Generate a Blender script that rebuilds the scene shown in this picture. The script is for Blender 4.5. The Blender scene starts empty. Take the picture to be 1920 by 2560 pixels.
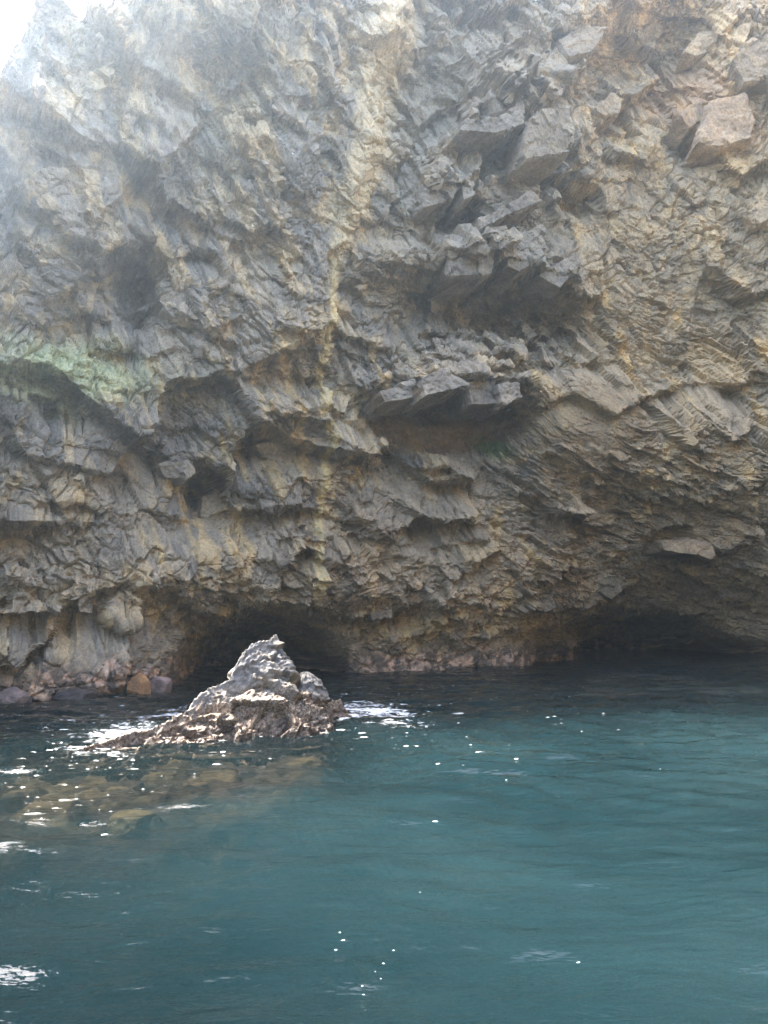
import bpy, bmesh, math
import numpy as np
from mathutils import Matrix, Vector

# ------------------------------------------------------------------ camera
sc = bpy.context.scene
COL = sc.collection
F = 1849.0                       # focal length in photo pixels (26 mm equivalent, 2560 px long side)
CAM = np.array([0.0, 0.0, 2.0])
PITCH, ROLL = math.radians(9.12), math.radians(0.8)
fw = np.array([0, math.cos(PITCH), math.sin(PITCH)])
up0 = np.array([0, -math.sin(PITCH), math.cos(PITCH)])
ex = np.array([1.0, 0, 0])
UP = up0 * math.cos(ROLL) + ex * math.sin(ROLL)
RT = ex * math.cos(ROLL) - up0 * math.sin(ROLL)
cam = bpy.data.cameras.new('camera')
cam.sensor_fit = 'VERTICAL'; cam.sensor_height = 36.0; cam.sensor_width = 27.0; cam.lens = 26.0
cam.clip_start = 0.05; cam.clip_end = 3000
cam_o = bpy.data.objects.new('camera', cam); COL.objects.link(cam_o)
m = Matrix.Identity(4)
for i in range(3):
    m[i][0], m[i][1], m[i][2], m[i][3] = RT[i], UP[i], -fw[i], CAM[i]
cam_o.matrix_world = m
sc.camera = cam_o

# ------------------------------------------------------------------ sky, sun, exposure
SUN_EL, SUN_AZ = math.radians(55), math.radians(-62)
SUN = np.array([math.cos(SUN_EL) * math.sin(SUN_AZ), math.cos(SUN_EL) * math.cos(SUN_AZ), math.sin(SUN_EL)])
world = bpy.data.worlds.new('World'); sc.world = world; world.use_nodes = True
nt = world.node_tree
sky = nt.nodes.new('ShaderNodeTexSky'); sky.sky_type = 'NISHITA'; sky.sun_disc = False
sky.sun_elevation = SUN_EL; sky.sun_rotation = SUN_AZ
sky.air_density = 0.7; sky.dust_density = 3.0; sky.ozone_density = 0.3
nt.links.new(sky.outputs[0], nt.nodes['Background'].inputs[0])
nt.nodes['Background'].inputs[1].default_value = 0.15
sun = bpy.data.lights.new('sun', 'SUN'); sun.energy = 3.6; sun.angle = math.radians(9.0); sun.color = (1.0, 0.965, 0.91)
sun_o = bpy.data.objects.new('sun', sun); COL.objects.link(sun_o)
sun_o.rotation_euler = Vector(SUN).to_track_quat('Z', 'Y').to_euler(); sun_o.location = (-30, 20, 60)
sc.view_settings.view_transform = 'Standard'; sc.view_settings.look = 'None'
sc.view_settings.exposure = 3.5; sc.view_settings.gamma = 1.0
sc.cycles.use_denoising = True
sc.cycles.max_bounces = 8; sc.cycles.diffuse_bounces = 4; sc.cycles.glossy_bounces = 3
sc.cycles.volume_bounces = 2; sc.cycles.transparent_max_bounces = 8
sc.cycles.caustics_reflective = False; sc.cycles.caustics_refractive = False
sc.cycles.sample_clamp_indirect = 6.0

# ------------------------------------------------------------------ pixel <-> world
def proj(P):
    d = P - CAM
    z = np.maximum(d @ fw, 0.05)
    return 960 + F * (d @ RT) / z, 1280 - F * (d @ UP) / z
def ray(u, v):
    d = fw[None] + np.asarray(u, float).reshape(-1, 1) / F * RT - 960 / F * RT - (np.asarray(v, float).reshape(-1, 1) - 1280) / F * UP
    return d / np.linalg.norm(d, axis=1, keepdims=True)
def on_water(u, v, z=0.0):
    d = ray(u, v); t = (z - CAM[2]) / d[:, 2]
    return CAM + d * t[:, None]

# ------------------------------------------------------------------ noise
def hsh(ix, iy, seed):
    a = ix.astype(np.int32).view(np.uint32) * np.uint32(374761393)
    a += iy.astype(np.int32).view(np.uint32) * np.uint32(668265263)
    a += np.uint32((seed * 1274126177) & 0xFFFFFFFF)
    a ^= a >> np.uint32(13); a *= np.uint32(1274126177)
    a ^= a >> np.uint32(16); a *= np.uint32(2246822519)
    a ^= a >> np.uint32(15)
    return (a & np.uint32(0xFFFFFF)).astype(np.float32) * np.float32(1 / 16777216.0)
def vnoise(x, y, seed):
    ix = np.floor(x); iy = np.floor(y)
    fx = (x - ix).astype(np.float32); fy = (y - iy).astype(np.float32)
    fx = fx * fx * fx * (fx * (fx * 6 - 15) + 10); fy = fy * fy * fy * (fy * (fy * 6 - 15) + 10)
    a = hsh(ix, iy, seed); b = hsh(ix + 1, iy, seed); c = hsh(ix, iy + 1, seed); d = hsh(ix + 1, iy + 1, seed)
    return (a + (b - a) * fx + (c - a) * fy + (a - b - c + d) * fx * fy) * 2 - 1
def fbm(x, y, seed, octv=4, gain=0.5):
    r = 0; a = 1.0; n = 0
    for k in range(octv):
        r = r + a * vnoise(x * 2 ** k + 17.3 * k, y * 2 ** k - 9.1 * k, seed + k); n += a; a *= gain
    return r / n
def facets(x, y, seed, tilt=0.5, lean=-0.25, jit=0.95):
    """Fractured rock: every jittered cell is a tilted plane; returns height, cell random, distance to the cell edge (in cells)."""
    ix = np.floor(x); iy = np.floor(y)
    b1 = np.full(x.shape, 9.0, np.float32); b2 = b1.copy()
    cx = np.zeros_like(b1); cy = np.zeros_like(b1); bi = np.zeros_like(ix); bj = np.zeros_like(ix)
    for j in (-1, 0, 1):
        for i in (-1, 0, 1):
            gx = ix + i; gy = iy + j
            px = gx + 0.5 + (hsh(gx, gy, seed) - 0.5) * jit; py = gy + 0.5 + (hsh(gx, gy, seed + 91) - 0.5) * jit
            dx = (x - px).astype(np.float32); dy = (y - py).astype(np.float32)
            d = dx * dx + dy * dy
            n = d < b1
            b2 = np.where(n, b1, np.minimum(b2, d)); b1 = np.where(n, d, b1)
            cx = np.where(n, dx, cx); cy = np.where(n, dy, cy); bi = np.where(n, gx, bi); bj = np.where(n, gy, bj)
    r = hsh(bi, bj, seed + 7); a = hsh(bi, bj, seed + 13) * 2 - 1; b = hsh(bi, bj, seed + 29) * 2 - 1
    h = (r - 0.5) * 0.55 + cx * a * tilt + cy * (b * tilt + lean)
    return h, r, np.sqrt(b2) - np.sqrt(b1)
def sstep(a, b, x):
    t = np.clip((x - a) / (b - a), 0, 1); return t * t * (3 - 2 * t)
def poly_sd(u, v, pts):
    """signed distance in px to a polygon (negative inside), exact near it"""
    pts = np.asarray(pts, float); n = len(pts)
    sd = np.full(u.shape, 200.0); mrg = 80
    k = (u > pts[:, 0].min() - mrg) & (u < pts[:, 0].max() + mrg) & (v > pts[:, 1].min() - mrg) & (v < pts[:, 1].max() + mrg)
    if not k.any(): return sd
    x = u[k]; y = v[k]; d = np.full(x.shape, 1e9); ins = np.zeros(x.shape, bool)
    for i in range(n):
        ax, ay = pts[i]; bx, by = pts[(i + 1) % n]
        ex_, ey_ = bx - ax, by - ay
        t = np.clip(((x - ax) * ex_ + (y - ay) * ey_) / (ex_ * ex_ + ey_ * ey_ + 1e-9), 0, 1)
        d = np.minimum(d, (x - ax - t * ex_) ** 2 + (y - ay - t * ey_) ** 2)
        c = ((ay > y) != (by > y)) & (x < (bx - ax) * (y - ay) / (by - ay + 1e-12) + ax)
        ins ^= c
    sd[k] = np.where(ins, -np.sqrt(d), np.sqrt(d))
    return sd
def blob(u, v, cx, cy, rx, ry, rot=0.0, p=1.0):
    c, s = math.cos(math.radians(rot)), math.sin(math.radians(rot))
    a = ((u - cx) * c + (v - cy) * s) / rx; b = (-(u - cx) * s + (v - cy) * c) / ry
    return np.exp(-((a * a + b * b) ** p))

# ------------------------------------------------------------------ mesh helpers
def grid_mesh(name, P, mat, parent=None, smooth=True, attrs=None):
    nr, nc, _ = P.shape
    idx = np.arange(nr * nc, dtype=np.int32).reshape(nr, nc)
    q = np.stack([idx[:-1, :-1], idx[:-1, 1:], idx[1:, 1:], idx[1:, :-1]], -1).reshape(-1, 4)
    return quad_mesh(name, P.reshape(-1, 3), q, mat, parent, smooth, attrs)
def quad_mesh(name, V, q, mat, parent=None, smooth=True, attrs=None):
    me = bpy.data.meshes.new(name)
    me.vertices.add(len(V)); me.vertices.foreach_set('co', np.ascontiguousarray(V, np.float32).ravel())
    me.loops.add(q.size); me.loops.foreach_set('vertex_index', np.ascontiguousarray(q, np.int32).ravel())
    me.polygons.add(len(q)); me.polygons.foreach_set('loop_start', np.arange(0, q.size, q.shape[1], dtype=np.int32))
    me.polygons.foreach_set('use_smooth', np.full(len(q), smooth, bool))
    for k, a in (attrs or {}).items():
        if a.ndim == 2 and a.shape[1] == 3:
            at = me.attributes.new(k, 'FLOAT_COLOR', 'POINT')
            at.data.foreach_set('color', np.concatenate([a, np.ones((len(a), 1))], 1).astype(np.float32).ravel())
        else:
            at = me.attributes.new(k, 'FLOAT', 'POINT'); at.data.foreach_set('value', a.astype(np.float32).ravel())
    me.update(calc_edges=True); me.validate()
    me.materials.append(mat)
    o = bpy.data.objects.new(name, me); COL.objects.link(o)
    if parent is not None: o.parent = parent
    return o
def tag(o, label=None, cat=None, group=None, kind=None):
    for k, val in (('label', label), ('category', cat), ('group', group), ('kind', kind)):
        if val: o[k] = val
    return o

# ------------------------------------------------------------------ materials
def new_mat(name):
    mt = bpy.data.materials.new(name); mt.use_nodes = True
    n = mt.node_tree.nodes; n.clear()
    out = n.new('ShaderNodeOutputMaterial')
    return mt, n, mt.node_tree.links, out
def noise_node(n, l, co, scale, detail=6, rough=0.6, dist=0.0):
    t = n.new('ShaderNodeTexNoise'); t.inputs['Scale'].default_value = scale; t.inputs['Detail'].default_value = detail
    t.inputs['Roughness'].default_value = rough; t.inputs['Distortion'].default_value = dist
    l.new(co, t.inputs['Vector']); return t
def ramp(n, l, src, stops):
    r = n.new('ShaderNodeValToRGB'); e = r.color_ramp.elements
    while len(e) < len(stops): e.new(0.5)
    for k, (p, c) in enumerate(stops):
        e[k].position = p; e[k].color = c if len(c) == 4 else (*c, 1)
    l.new(src, r.inputs[0]); return r
def mixc(n, l, mode, fac, a, b):
    x = n.new('ShaderNodeMix'); x.data_type = 'RGBA'; x.blend_type = mode
    if isinstance(fac, (int, float)): x.inputs[0].default_value = fac
    else: l.new(fac, x.inputs[0])
    for s, val in ((6, a), (7, b)):
        if isinstance(val, tuple): x.inputs[s].default_value = (*val, 1)
        else: l.new(val, x.inputs[s])
    return x.outputs[2]
def math_node(n, l, op, a, b):
    x = n.new('ShaderNodeMath'); x.operation = op
    for s, val in ((0, a), (1, b)):
        if isinstance(val, (int, float)): x.inputs[s].default_value = val
        else: l.new(val, x.inputs[s])
    return x.outputs[0]

def rock_material(name, scale=1.0, bump=0.05, speck=0.35, flat=None, crust=False):
    mt, n, l, out = new_mat(name)
    co = n.new('ShaderNodeTexCoord').outputs['Object']
    if flat is None:
        at = n.new('ShaderNodeAttribute'); at.attribute_name = 'rock'; base = at.outputs['Color']
        wt = n.new('ShaderNodeAttribute'); wt.attribute_name = 'wet'; wet = wt.outputs['Fac']
    else:
        rgb = n.new('ShaderNodeRGB'); rgb.outputs[0].default_value = (*flat, 1); base = rgb.outputs[0]
        v0 = n.new('ShaderNodeValue'); v0.outputs[0].default_value = 0.1; wet = v0.outputs[0]
    n1 = noise_node(n, l, co, 1.1 * scale, 8, 0.65, 0.3)
    n2 = noise_node(n, l, co, 7.0 * scale, 8, 0.7)
    n3 = noise_node(n, l, co, 30.0 * scale, 5, 0.7)
    c = mixc(n, l, 'MULTIPLY', 1.0, base, ramp(n, l, n1.outputs[0], [(0.3, (0.72, 0.72, 0.74)), (0.7, (1.3, 1.26, 1.2))]).outputs[0])
    c = mixc(n, l, 'MULTIPLY', 1.0, c, ramp(n, l, n2.outputs[0], [(0.28, (0.62, 0.62, 0.65)), (0.72, (1.4, 1.36, 1.3))]).outputs[0])
    c = mixc(n, l, 'MULTIPLY', speck, c, ramp(n, l, n3.outputs[0], [(0.3, (0.45, 0.45, 0.45)), (0.7, (1.7, 1.65, 1.55))]).outputs[0])
    if crust:
        ca = n.new('ShaderNodeAttribute'); ca.attribute_name = 'crust'
        vo = n.new('ShaderNodeTexVoronoi'); vo.inputs['Scale'].default_value = 34; l.new(co, vo.inputs['Vector'])
        sep = n.new('ShaderNodeSeparateColor'); l.new(vo.outputs['Color'], sep.inputs[0])
        cr = ramp(n, l, sep.outputs[0], [(0.0, (0.035, 0.025, 0.02)), (0.2, (0.24, 0.14, 0.10)), (0.4, (0.46, 0.35, 0.2)), (0.56, (0.56, 0.49, 0.41)), (0.76, (0.78, 0.75, 0.7)), (0.95, (0.1, 0.06, 0.05))])
        cr.color_ramp.interpolation = 'CONSTANT'
        cc = mixc(n, l, 'MULTIPLY', 1.0, cr.outputs[0], ramp(n, l, n2.outputs[0], [(0.3, (0.3, 0.27, 0.24)), (0.7, (0.9, 0.85, 0.77))]).outputs[0])
        cc = mixc(n, l, 'MIX', wet, cc, mixc(n, l, 'MULTIPLY', 1.0, cc, (0.5, 0.42, 0.36)))
        c = mixc(n, l, 'MIX', ca.outputs['Fac'], c, mixc(n, l, 'MIX', 0.36, cc, mixc(n, l, 'MULTIPLY', 1.0, c, (1.25, 0.98, 0.72))))
    b = n.new('ShaderNodeBsdfPrincipled')
    l.new(c, b.inputs['Base Color'])
    l.new(ramp(n, l, wet, [(0.0, (0.9,) * 3), (1.0, (0.32,) * 3)]).outputs[0], b.inputs['Roughness'])
    b.inputs['Specular IOR Level'].default_value = 0.35
    bm1 = n.new('ShaderNodeBump'); bm1.inputs['Strength'].default_value = 0.7; bm1.inputs['Distance'].default_value = bump
    l.new(n2.outputs[0], bm1.inputs['Height'])
    bm2 = n.new('ShaderNodeBump'); bm2.inputs['Strength'].default_value = 0.6; bm2.inputs['Distance'].default_value = bump * 0.3
    l.new(n3.outputs[0], bm2.inputs['Height']); l.new(bm1.outputs[0], bm2.inputs['Normal'])
    if crust:
        bm3 = n.new('ShaderNodeBump'); bm3.inputs['Distance'].default_value = 0.02; l.new(ca.outputs['Fac'], bm3.inputs['Strength'])
        l.new(sep.outputs[1], bm3.inputs['Height']); l.new(bm2.outputs[0], bm3.inputs['Normal']); l.new(bm3.outputs[0], b.inputs['Normal'])
    else:
        l.new(bm2.outputs[0], b.inputs['Normal'])
    l.new(b.outputs[0], out.inputs[0])
    return mt

M_CLIFF = rock_material('basalt_cliff', 1.0, 0.10, 0.6)
M_STACK = rock_material('stack_rock', 2.6, 0.03, 0.6, crust=True)
M_REEF = rock_material('reef_rock', 2.0, 0.03, 0.5)

# ------------------------------------------------------------------ the cliff
# foot of the wall in view, read off the photo's waterline
wl = [(-60, 1760), (0, 1755), (200, 1741), (430, 1720), (620, 1704), (820, 1690), (1000, 1681), (1200, 1672), (1450, 1662), (1700, 1655)]
foot = on_water([p[0] for p in wl], [p[1] for p in wl])[:, :2]
foot = np.vstack([[[-20, -6], [-18.5, 4], [-16, 12]], foot, [[20.5, 43.0], [24.0, 42.0], [26.5, 37.0], [29, 28], [34, 16], [37, 2], [36, -12], [31, -27], [20, -40], [4, -48], [-14, -52]]])  # unseen right end curls behind the camera, added to block low sky light
seg = np.r_[0, np.cumsum(np.linalg.norm(np.diff(foot, axis=0), axis=1))]
sf = np.linspace(0, seg[-1], 4000)
fx = np.interp(sf, seg, foot[:, 0]); fy = np.interp(sf, seg, foot[:, 1])
ker = np.exp(-np.linspace(-2.5, 2.5, 161) ** 2); ker /= ker.sum()
pad = 80
fx = np.convolve(np.pad(fx, pad, 'reflect', reflect_type='odd'), ker, 'valid'); fy = np.convolve(np.pad(fy, pad, 'reflect', reflect_type='odd'), ker, 'valid')
tx = np.gradient(fx); ty = np.gradient(fy); tl = np.hypot(tx, ty)
nx, ny = ty / tl, -tx / tl
fu = 960 + F * fx / np.maximum(fy, 3)
inview = (fu > -140) & (fu < 2080) & (fy > 5)
dens = np.where(inview, 1.0 / np.hypot(fx, fy), 0.006)
cum = np.cumsum(dens); cum /= cum[-1]
NS, NZ = 1080, 980
si = np.interp(np.linspace(0, 1, NS), cum, np.arange(4000))
def col(a): return np.interp(si, np.arange(4000), a)
X0, Y0, S0, NX, NY = col(fx), col(fy), col(sf), col(nx), col(ny)
U0 = 960 + F * X0 / np.maximum(Y0, 3)
# displacement direction: between the wall's own normal and straight out to sea
DX = 0.5 * NX + 0.5 * 0.15; DY = 0.5 * NY - 0.5; dl = np.hypot(DX, DY); DX /= dl; DY /= dl
# height of the rim in view: low at the left (sky shows in the corner), rising to the right
sL = np.interp(0, U0[(Y0 > 5)], S0[(Y0 > 5)])
RIM = np.interp(S0, [0, sL - 16, sL - 13.5, sL - 10, sL - 2.6, sL - 1.4, sL, sL + 2.0, sL + 3.6, sL + 5.2, sL + 7, sL + 20, sL + 55, sL + 85, sL + 150],
                [44, 42, 36, 13, 12.5, 20, 25.3, 26.2, 27.6, 33, 37, 42, 45, 26, 22])  # out of view: sun notch and tall left wall, shaped to steer the light
t = np.linspace(0, 1, NZ)[:, None]
Z = -2.2 + (RIM[None] + 2.2) * (0.72 * t + 0.28 * t * t)
S = np.broadcast_to(S0[None], Z.shape); DXg = np.broadcast_to(DX[None], Z.shape); DYg = np.broadcast_to(DY[None], Z.shape)
UG = np.broadcast_to(U0[None], Z.shape)
def place(Z, off):
    return np.stack([X0[None] + DXg * off, Y0[None] + DYg * off, Z], -1)
def rotc(x, z, a, sx, sz):
    c, s_ = math.cos(math.radians(a)), math.sin(math.radians(a))
    return (x * c + z * s_) / sx, (-x * s_ + z * c) / sz

def macro(u, v):
    a = np.zeros(u.shape)
    # overhanging body of the wall above the undercut foot
    a += 1.6 * sstep(1570, 1490, v) * sstep(500, 800, u) * sstep(1700, 1300, u)
    # left sea cave
    a -= 15.0 * blob(u, v, 640, 1705, 195, 140, -10, 2.8)
    a -= 1.6 * blob(u, v, 520, 1640, 140, 90, -30, 1.5)
    # right sea cave with its long sloping roof
    a -= 22.0 * blob(u, v, 1640, 1665, 270, 115, 8, 2.8)
    a -= 6.5 * sstep(1300 + (u - 1500) * 0.10, 1590, v) * sstep(1200, 1750, u)
    a += 3.6 * blob(u, v, 1740, 1120, 460, 130, 12, 1.5)
    # hollows in the face
    a -= 5.0 * blob(u, v, 1240, 790, 200, 80, 8, 2.0)
    a -= 2.4 * blob(u, v, 1110, 1065, 185, 70, 2, 2.5)
    a -= 1.7 * blob(u, v, 1290, 432, 150, 45, 5, 1.6) + 1.9 * blob(u, v, 1110, 562, 85, 32, 0, 1.6) + 1.0 * blob(u, v, 1130, 1035, 170, 25, 0, 1.6)
    a += 1.5 * blob(u, v, 1120, 965, 210, 40, 3, 1.5)
    a += 1.2 * blob(u, v, 1100, 660, 260, 60, 8, 1.5)
    a -= 4.2 * blob(u, v, 495, 1230, 55, 62, 15, 2.2)
    a -= 0.9 * blob(u, v, 500, 1300, 80, 70, 0, 2.0)
    a -= 4.0 * blob(u, v, 325, 720, 72, 100, 25, 2.0)
    a -= 2.4 * blob(u, v, 540, 200, 130, 90, 20, 1.6)
    a -= 1.0 * blob(u, v, 720, 1125, 110, 60, 5, 2.5)
    a -= 3.0 * blob(u, v, 1590, 130, 190, 95, -18, 1.8)
    a += 1.8 * blob(u, v, 1480, 50, 110, 80, 20, 1.6)
    a -= 1.0 * blob(u, v, 730, 960, 110, 40, 3, 2.0)
    a += 1.0 * blob(u, v, 600, 1420, 330, 80, 0, 1.5)
    a += 0.5 * blob(u, v, 180, 1330, 260, 130, 0, 1.5)
    a += 1.0 * blob(u, v, 150, 1700, 260, 110, -8, 1.6)
    # the pale dyke stands proud at the top, the rock right of it is set back
    cu = np.interp(v, [-200, 0, 550, 750, 1000, 1200, 1500], [1010, 1000, 872, 835, 806, 815, 803])
    wd = np.interp(v, [0, 550, 800], [75, 40, 14])
    a += np.interp(v, [0, 600, 1000], [0.8, 0.6, 0.15]) * np.exp(-((u - cu) / wd) ** 2)
    a -= 1.0 * sstep(0, 60, u - cu) * sstep(330, 120, u - cu) * sstep(620, 380, v)
    return a
# stepped blocks and recesses:  (polygon, metres out, tilt along u, tilt along v per 100 px)
steps = [
    ([(1150, 300), (1225, 150), (1300, 160), (1312, 310), (1230, 335), (1152, 345)], 1.5, 0.1, 0.1),
    ([(1303, 165), (1402, 150), (1418, 215), (1400, 250), (1310, 290)], 0.9, 0.0, 0.2),
    ([(1040, 520), (1050, 450), (1080, 380), (1160, 400), (1170, 450), (1195, 485), (1160, 505), (1080, 518)], 1.3, 0.2, 0.1),
    ([(1195, 400), (1330, 400), (1345, 480), (1240, 545), (1190, 530)], 0.9, -0.2, 0.1),
    ([(1190, 565), (1360, 545), (1370, 620), (1300, 650), (1192, 650)], 0.7, -0.3, 0.1),
    ([(1200, 620), (1265, 610), (1275, 690), (1200, 700)], 0.5, -0.2, 0.2),
    ([(880, 640), (1000, 620), (1100, 640), (1250, 660), (1420, 700), (1420, 760), (1300, 715), (1200, 700), (1100, 695), (1000, 675), (880, 695)], 0.9, 0, 0.2),
    ([(930, 965), (1040, 925), (1170, 905), (1310, 960), (1312, 996), (1258, 1021), (1167, 1018), (1113, 975), (1055, 998), (943, 1012)], 1.2, 0, 0.5),
    ([(1040, 880), (1150, 850), (1280, 870), (1290, 910), (1180, 905), (1050, 908)], 0.9, 0, 0.3),
    ([(1075, 730), (1160, 745), (1170, 800), (1100, 800)], 0.8, 0, 0.2),
    ([(1230, 745), (1330, 745), (1380, 800), (1300, 850), (1230, 830)], 0.8, 0, 0.2),
    ([(1640, 150), (1790, 140), (1800, 290), (1690, 250)], -0.5, 0.2, 0),
    ([(1330, 1130), (1550, 1245), (1750, 1270), (1930, 1310), (1930, 1230), (1700, 1180), (1480, 1120)], 0.9, 0, 0.2),
    ([(600, 1050), (700, 1060), (800, 1085), (800, 1060), (700, 1025), (600, 1030)], 0.5, 0, 0.2),
    ([(640, 1330), (740, 1310), (800, 1325), (800, 1350), (720, 1355)], 0.6, 0, 0.3),
    ([(820, 1330), (950, 1310), (1000, 1330), (930, 1345)], 0.5, 0, 0.3),
    ([(380, 735), (440, 700), (560, 760), (520, 860), (500, 870)], 0.8, -0.2, 0.1),
    ([(100, 560), (220, 560), (330, 650), (240, 680)], 0.8, 0, 0.1),
    ([(30, 1420), (230, 1440), (240, 1500), (150, 1545), (0, 1540)], 0.8, 0, 0.2),
    ([(240, 1500), (380, 1440), (390, 1500), (290, 1580)], 0.6, 0.1, 0.2),
    ([(930, 1560), (1080, 1530), (1100, 1590), (960, 1600)], 0.5, 0, 0.2),
]
def blur(a, k, axes=(0, 1)):
    for ax in axes:
        w_ = [(0, 0), (0, 0)]; w_[ax] = (k + 1, k)
        c_ = np.cumsum(np.pad(a, w_, 'edge'), axis=ax)
        a = ((c_[2 * k + 1:] - c_[:-2 * k - 1]) if ax == 0 else (c_[:, 2 * k + 1:] - c_[:, :-2 * k - 1])) / (2 * k + 1)
    return a
def base_form(Z):
    """the large forms of the wall: lean, caves, hollows, ledges, blocks of a metre and more"""
    lean = -0.04 * Z * sstep(700, 100, UG) + 0.10 * np.maximum(Z - 6, 0) * sstep(900, 1500, UG)   # left leans back, right overhangs
    off = lean.copy()
    for k in range(4):
        u, v = proj(place(Z, off)); off = 0.4 * off + 0.6 * (lean + macro(u, v))
    u, v = proj(place(Z, off))
    f1, r1, e1 = facets(S / 0.9 + 5, Z / 0.7, 301); f2, r2, e2 = facets(S / 0.35, Z / 0.3 + 3, 302)
    uj = u + (r1 - 0.5) * 36 + (r2 - 0.5) * 14; vj = v + f1 * 34 + f2 * 12          # jagged edges
    st = np.zeros(u.shape)
    for pts, d, gu, gv in steps:
        p = np.asarray(pts, float); c = p.mean(0)
        st += sstep(5, -5, poly_sd(uj, vj, p)) * (d + gu * (u - c[0]) / 100 + gv * (v - c[1]) / 100)
    blk = sstep(900, 1050, u) * sstep(1480, 1380, u) * sstep(960, 850, v)
    smooth_z = np.clip(blob(u, v, 1110, 1075, 150, 55, 0, 2.5) + blob(u, v, 1470, 1060, 150, 110, 0, 2.5) + 0.8 * blob(u, v, 1260, 440, 120, 60, 10, 2)
                   + 0.8 * blob(u, v, 200, 1640, 110, 60, -30, 2) + 0.7 * blob(u, v, 500, 1300, 60, 70, 0, 2) + 0.8 * blob(u, v, 1350, 220, 55, 70, 0, 2)
                   + 0.7 * blob(u, v, 270, 1130, 110, 60, 20, 2) + 0.6 * blob(u, v, 720, 1130, 90, 50, 0, 2)
                   + 0.35 * np.exp(-((u - np.interp(v, [0, 550, 750], [1000, 872, 835])) / np.interp(v, [0, 550, 750], [75, 40, 15])) ** 4) * (v < 800), 0, 1)
    ZW = np.where(Z > 8, 8 + np.log1p(0.03 * np.maximum(Z - 8, 0)) / 0.03, Z)
    wx = S + 0.3 * fbm(S / 2.3, ZW / 2.3, 11, 3); wz = ZW + 0.3 * fbm(S / 2.3 + 40, ZW / 2.3, 12, 3)
    strata = sstep(1150, 1350, u) * sstep(640, 860, v)
    bigf = 1.9 * facets(*rotc(wx, wz, 10, 3.4, 2.6), 21, 0.5, -0.4)[0]
    bigf += 0.55 * (1 - strata) * facets(*rotc(wx, wz, -8, 1.5, 1.1), 22, 0.5, -0.4)[0]
    bigf += 2.2 * blk * facets(*rotc(wx, wz, 4, 2.1, 1.6), 25, 0.22, -0.2)[0]
    bigf = bigf * (0.5 + 0.9 * sstep(-0.35, 0.35, fbm(S / 4.2, Z / 3.4, 64, 3))) + 0.9 * fbm(S / 6, Z / 5, 61, 3)
    bigf *= (1 - 0.7 * smooth_z) * (0.35 + 0.65 * sstep(-0.6, 1.8, Z))
    return off, blur(blur(off + st + bigf, 1), 2, (0,)), u, v, blk, smooth_z, strata
# spread the rows evenly over the folded surface, so that undersides of ledges are as finely cut as faces
o_, full, *_ = base_form(Z)
dZ_ = np.diff(Z, axis=0); dL = np.hypot(dZ_, np.clip(0.85 * np.diff(full, axis=0), -6 * dZ_, 6 * dZ_) * sstep(3.0, 6.0, Z[1:]))
dL = blur(blur(dL, 8, (1,)), 8, (1,))
dL = 0.85 * dL / dL.sum(0) + 0.15 * np.diff(Z, axis=0) / np.diff(Z, axis=0).sum(0)
cumL = np.vstack([np.zeros((1, NS)), np.cumsum(dL, 0)])
for j in range(NS):
    Z[:, j] = np.interp(np.linspace(0, 1, NZ), cumL[:, j] / cumL[-1, j], Z[:, j].copy())
off, full, u, v, blk, smooth_z, strata = base_form(Z)
PC = place(Z, full)
# fine relief works in coordinates along the folded surface and pushes along its normal
Q = np.where(Z > 8, 8 + np.log1p(0.03 * np.maximum(Z - 8, 0)) / 0.03, Z) + 0.85 * full
steep = sstep(620, 350, u) * sstep(1380, 1520, v)
knob = sstep(1000, 850, u) * sstep(700, 450, v)
wx = S + 0.16 * fbm(S / 1.7, Q / 1.7, 13, 3); wz = Q + 0.16 * fbm(S / 1.7 + 40, Q / 1.7, 14, 3)
def rot(a, sx, sz): return rotc(wx, wz, a, sx, sz)
iso = np.zeros(u.shape); lay = iso.copy(); stp = iso.copy()
h, rB, eB = facets(*rot(-8, 1.2, 0.9), 22, 0.5, -0.3); iso += h * 0.38
h, rC, eC = facets(*rot(12, 0.62, 0.48), 23, 0.5, -0.25); iso += h * (0.24 - 0.06 * blk)
h, rD, eD = facets(*rot(-5, 0.28, 0.22), 24, 0.65, -0.2); iso += h * (0.14 - 0.05 * blk)
h, rY, eY = facets(*rot(-6, 0.95, 0.8), 26, 0.3, -0.25); iso += blk * h * 0.6
h, rE, eE = facets(*rot(-22, 2.4, 0.75), 31, 0.45, -0.4); lay += h * 0.6
h, rF, eF = facets(*rot(-18, 0.95, 0.3), 32, 0.5, -0.45); lay += h * 0.28
h, rG, eG = facets(*rot(-14, 0.42, 0.16), 33, 0.6, -0.35); lay += h * 0.15
h, rH, eH = facets(*rot(58, 2.8, 0.8), 41, 0.5, 0.1); stp += h * 0.7
h, rI, eI = facets(*rot(50, 0.9, 0.4), 42, 0.6, 0.0); stp += h * 0.3
lay += 0.3 * iso; stp += 0.5 * iso
det = iso * (1 - strata) * (1 - steep) + lay * strata + stp * steep * (1 - strata)
kn = np.abs(fbm(wx / 0.9, wz / 0.9, 51, 4, 0.6)); det += knob * (0.6 * kn - 0.2)
_, rP, eP = facets(*rot(7, 2.0, 1.5), 27)
det *= 0.28 + 1.05 * np.clip(sstep(0.15, 0.75, rP) * 0.8 + 0.4 * sstep(-0.3, 0.4, fbm(S / 3.7, Q / 3.0, 65, 3)), 0, 1)
det -= 0.12 * np.exp(-(eB / 0.05) ** 2) + 0.07 * np.exp(-(eC / 0.07) ** 2)
det += 0.13 * fbm(wx / 0.32, wz / 0.32, 62, 4, 0.68) - 0.16 * np.exp(-(eP / 0.035) ** 2)
det *= (1 - 0.75 * smooth_z) * (0.35 + 0.65 * sstep(-0.6, 1.8, Z))
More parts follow.
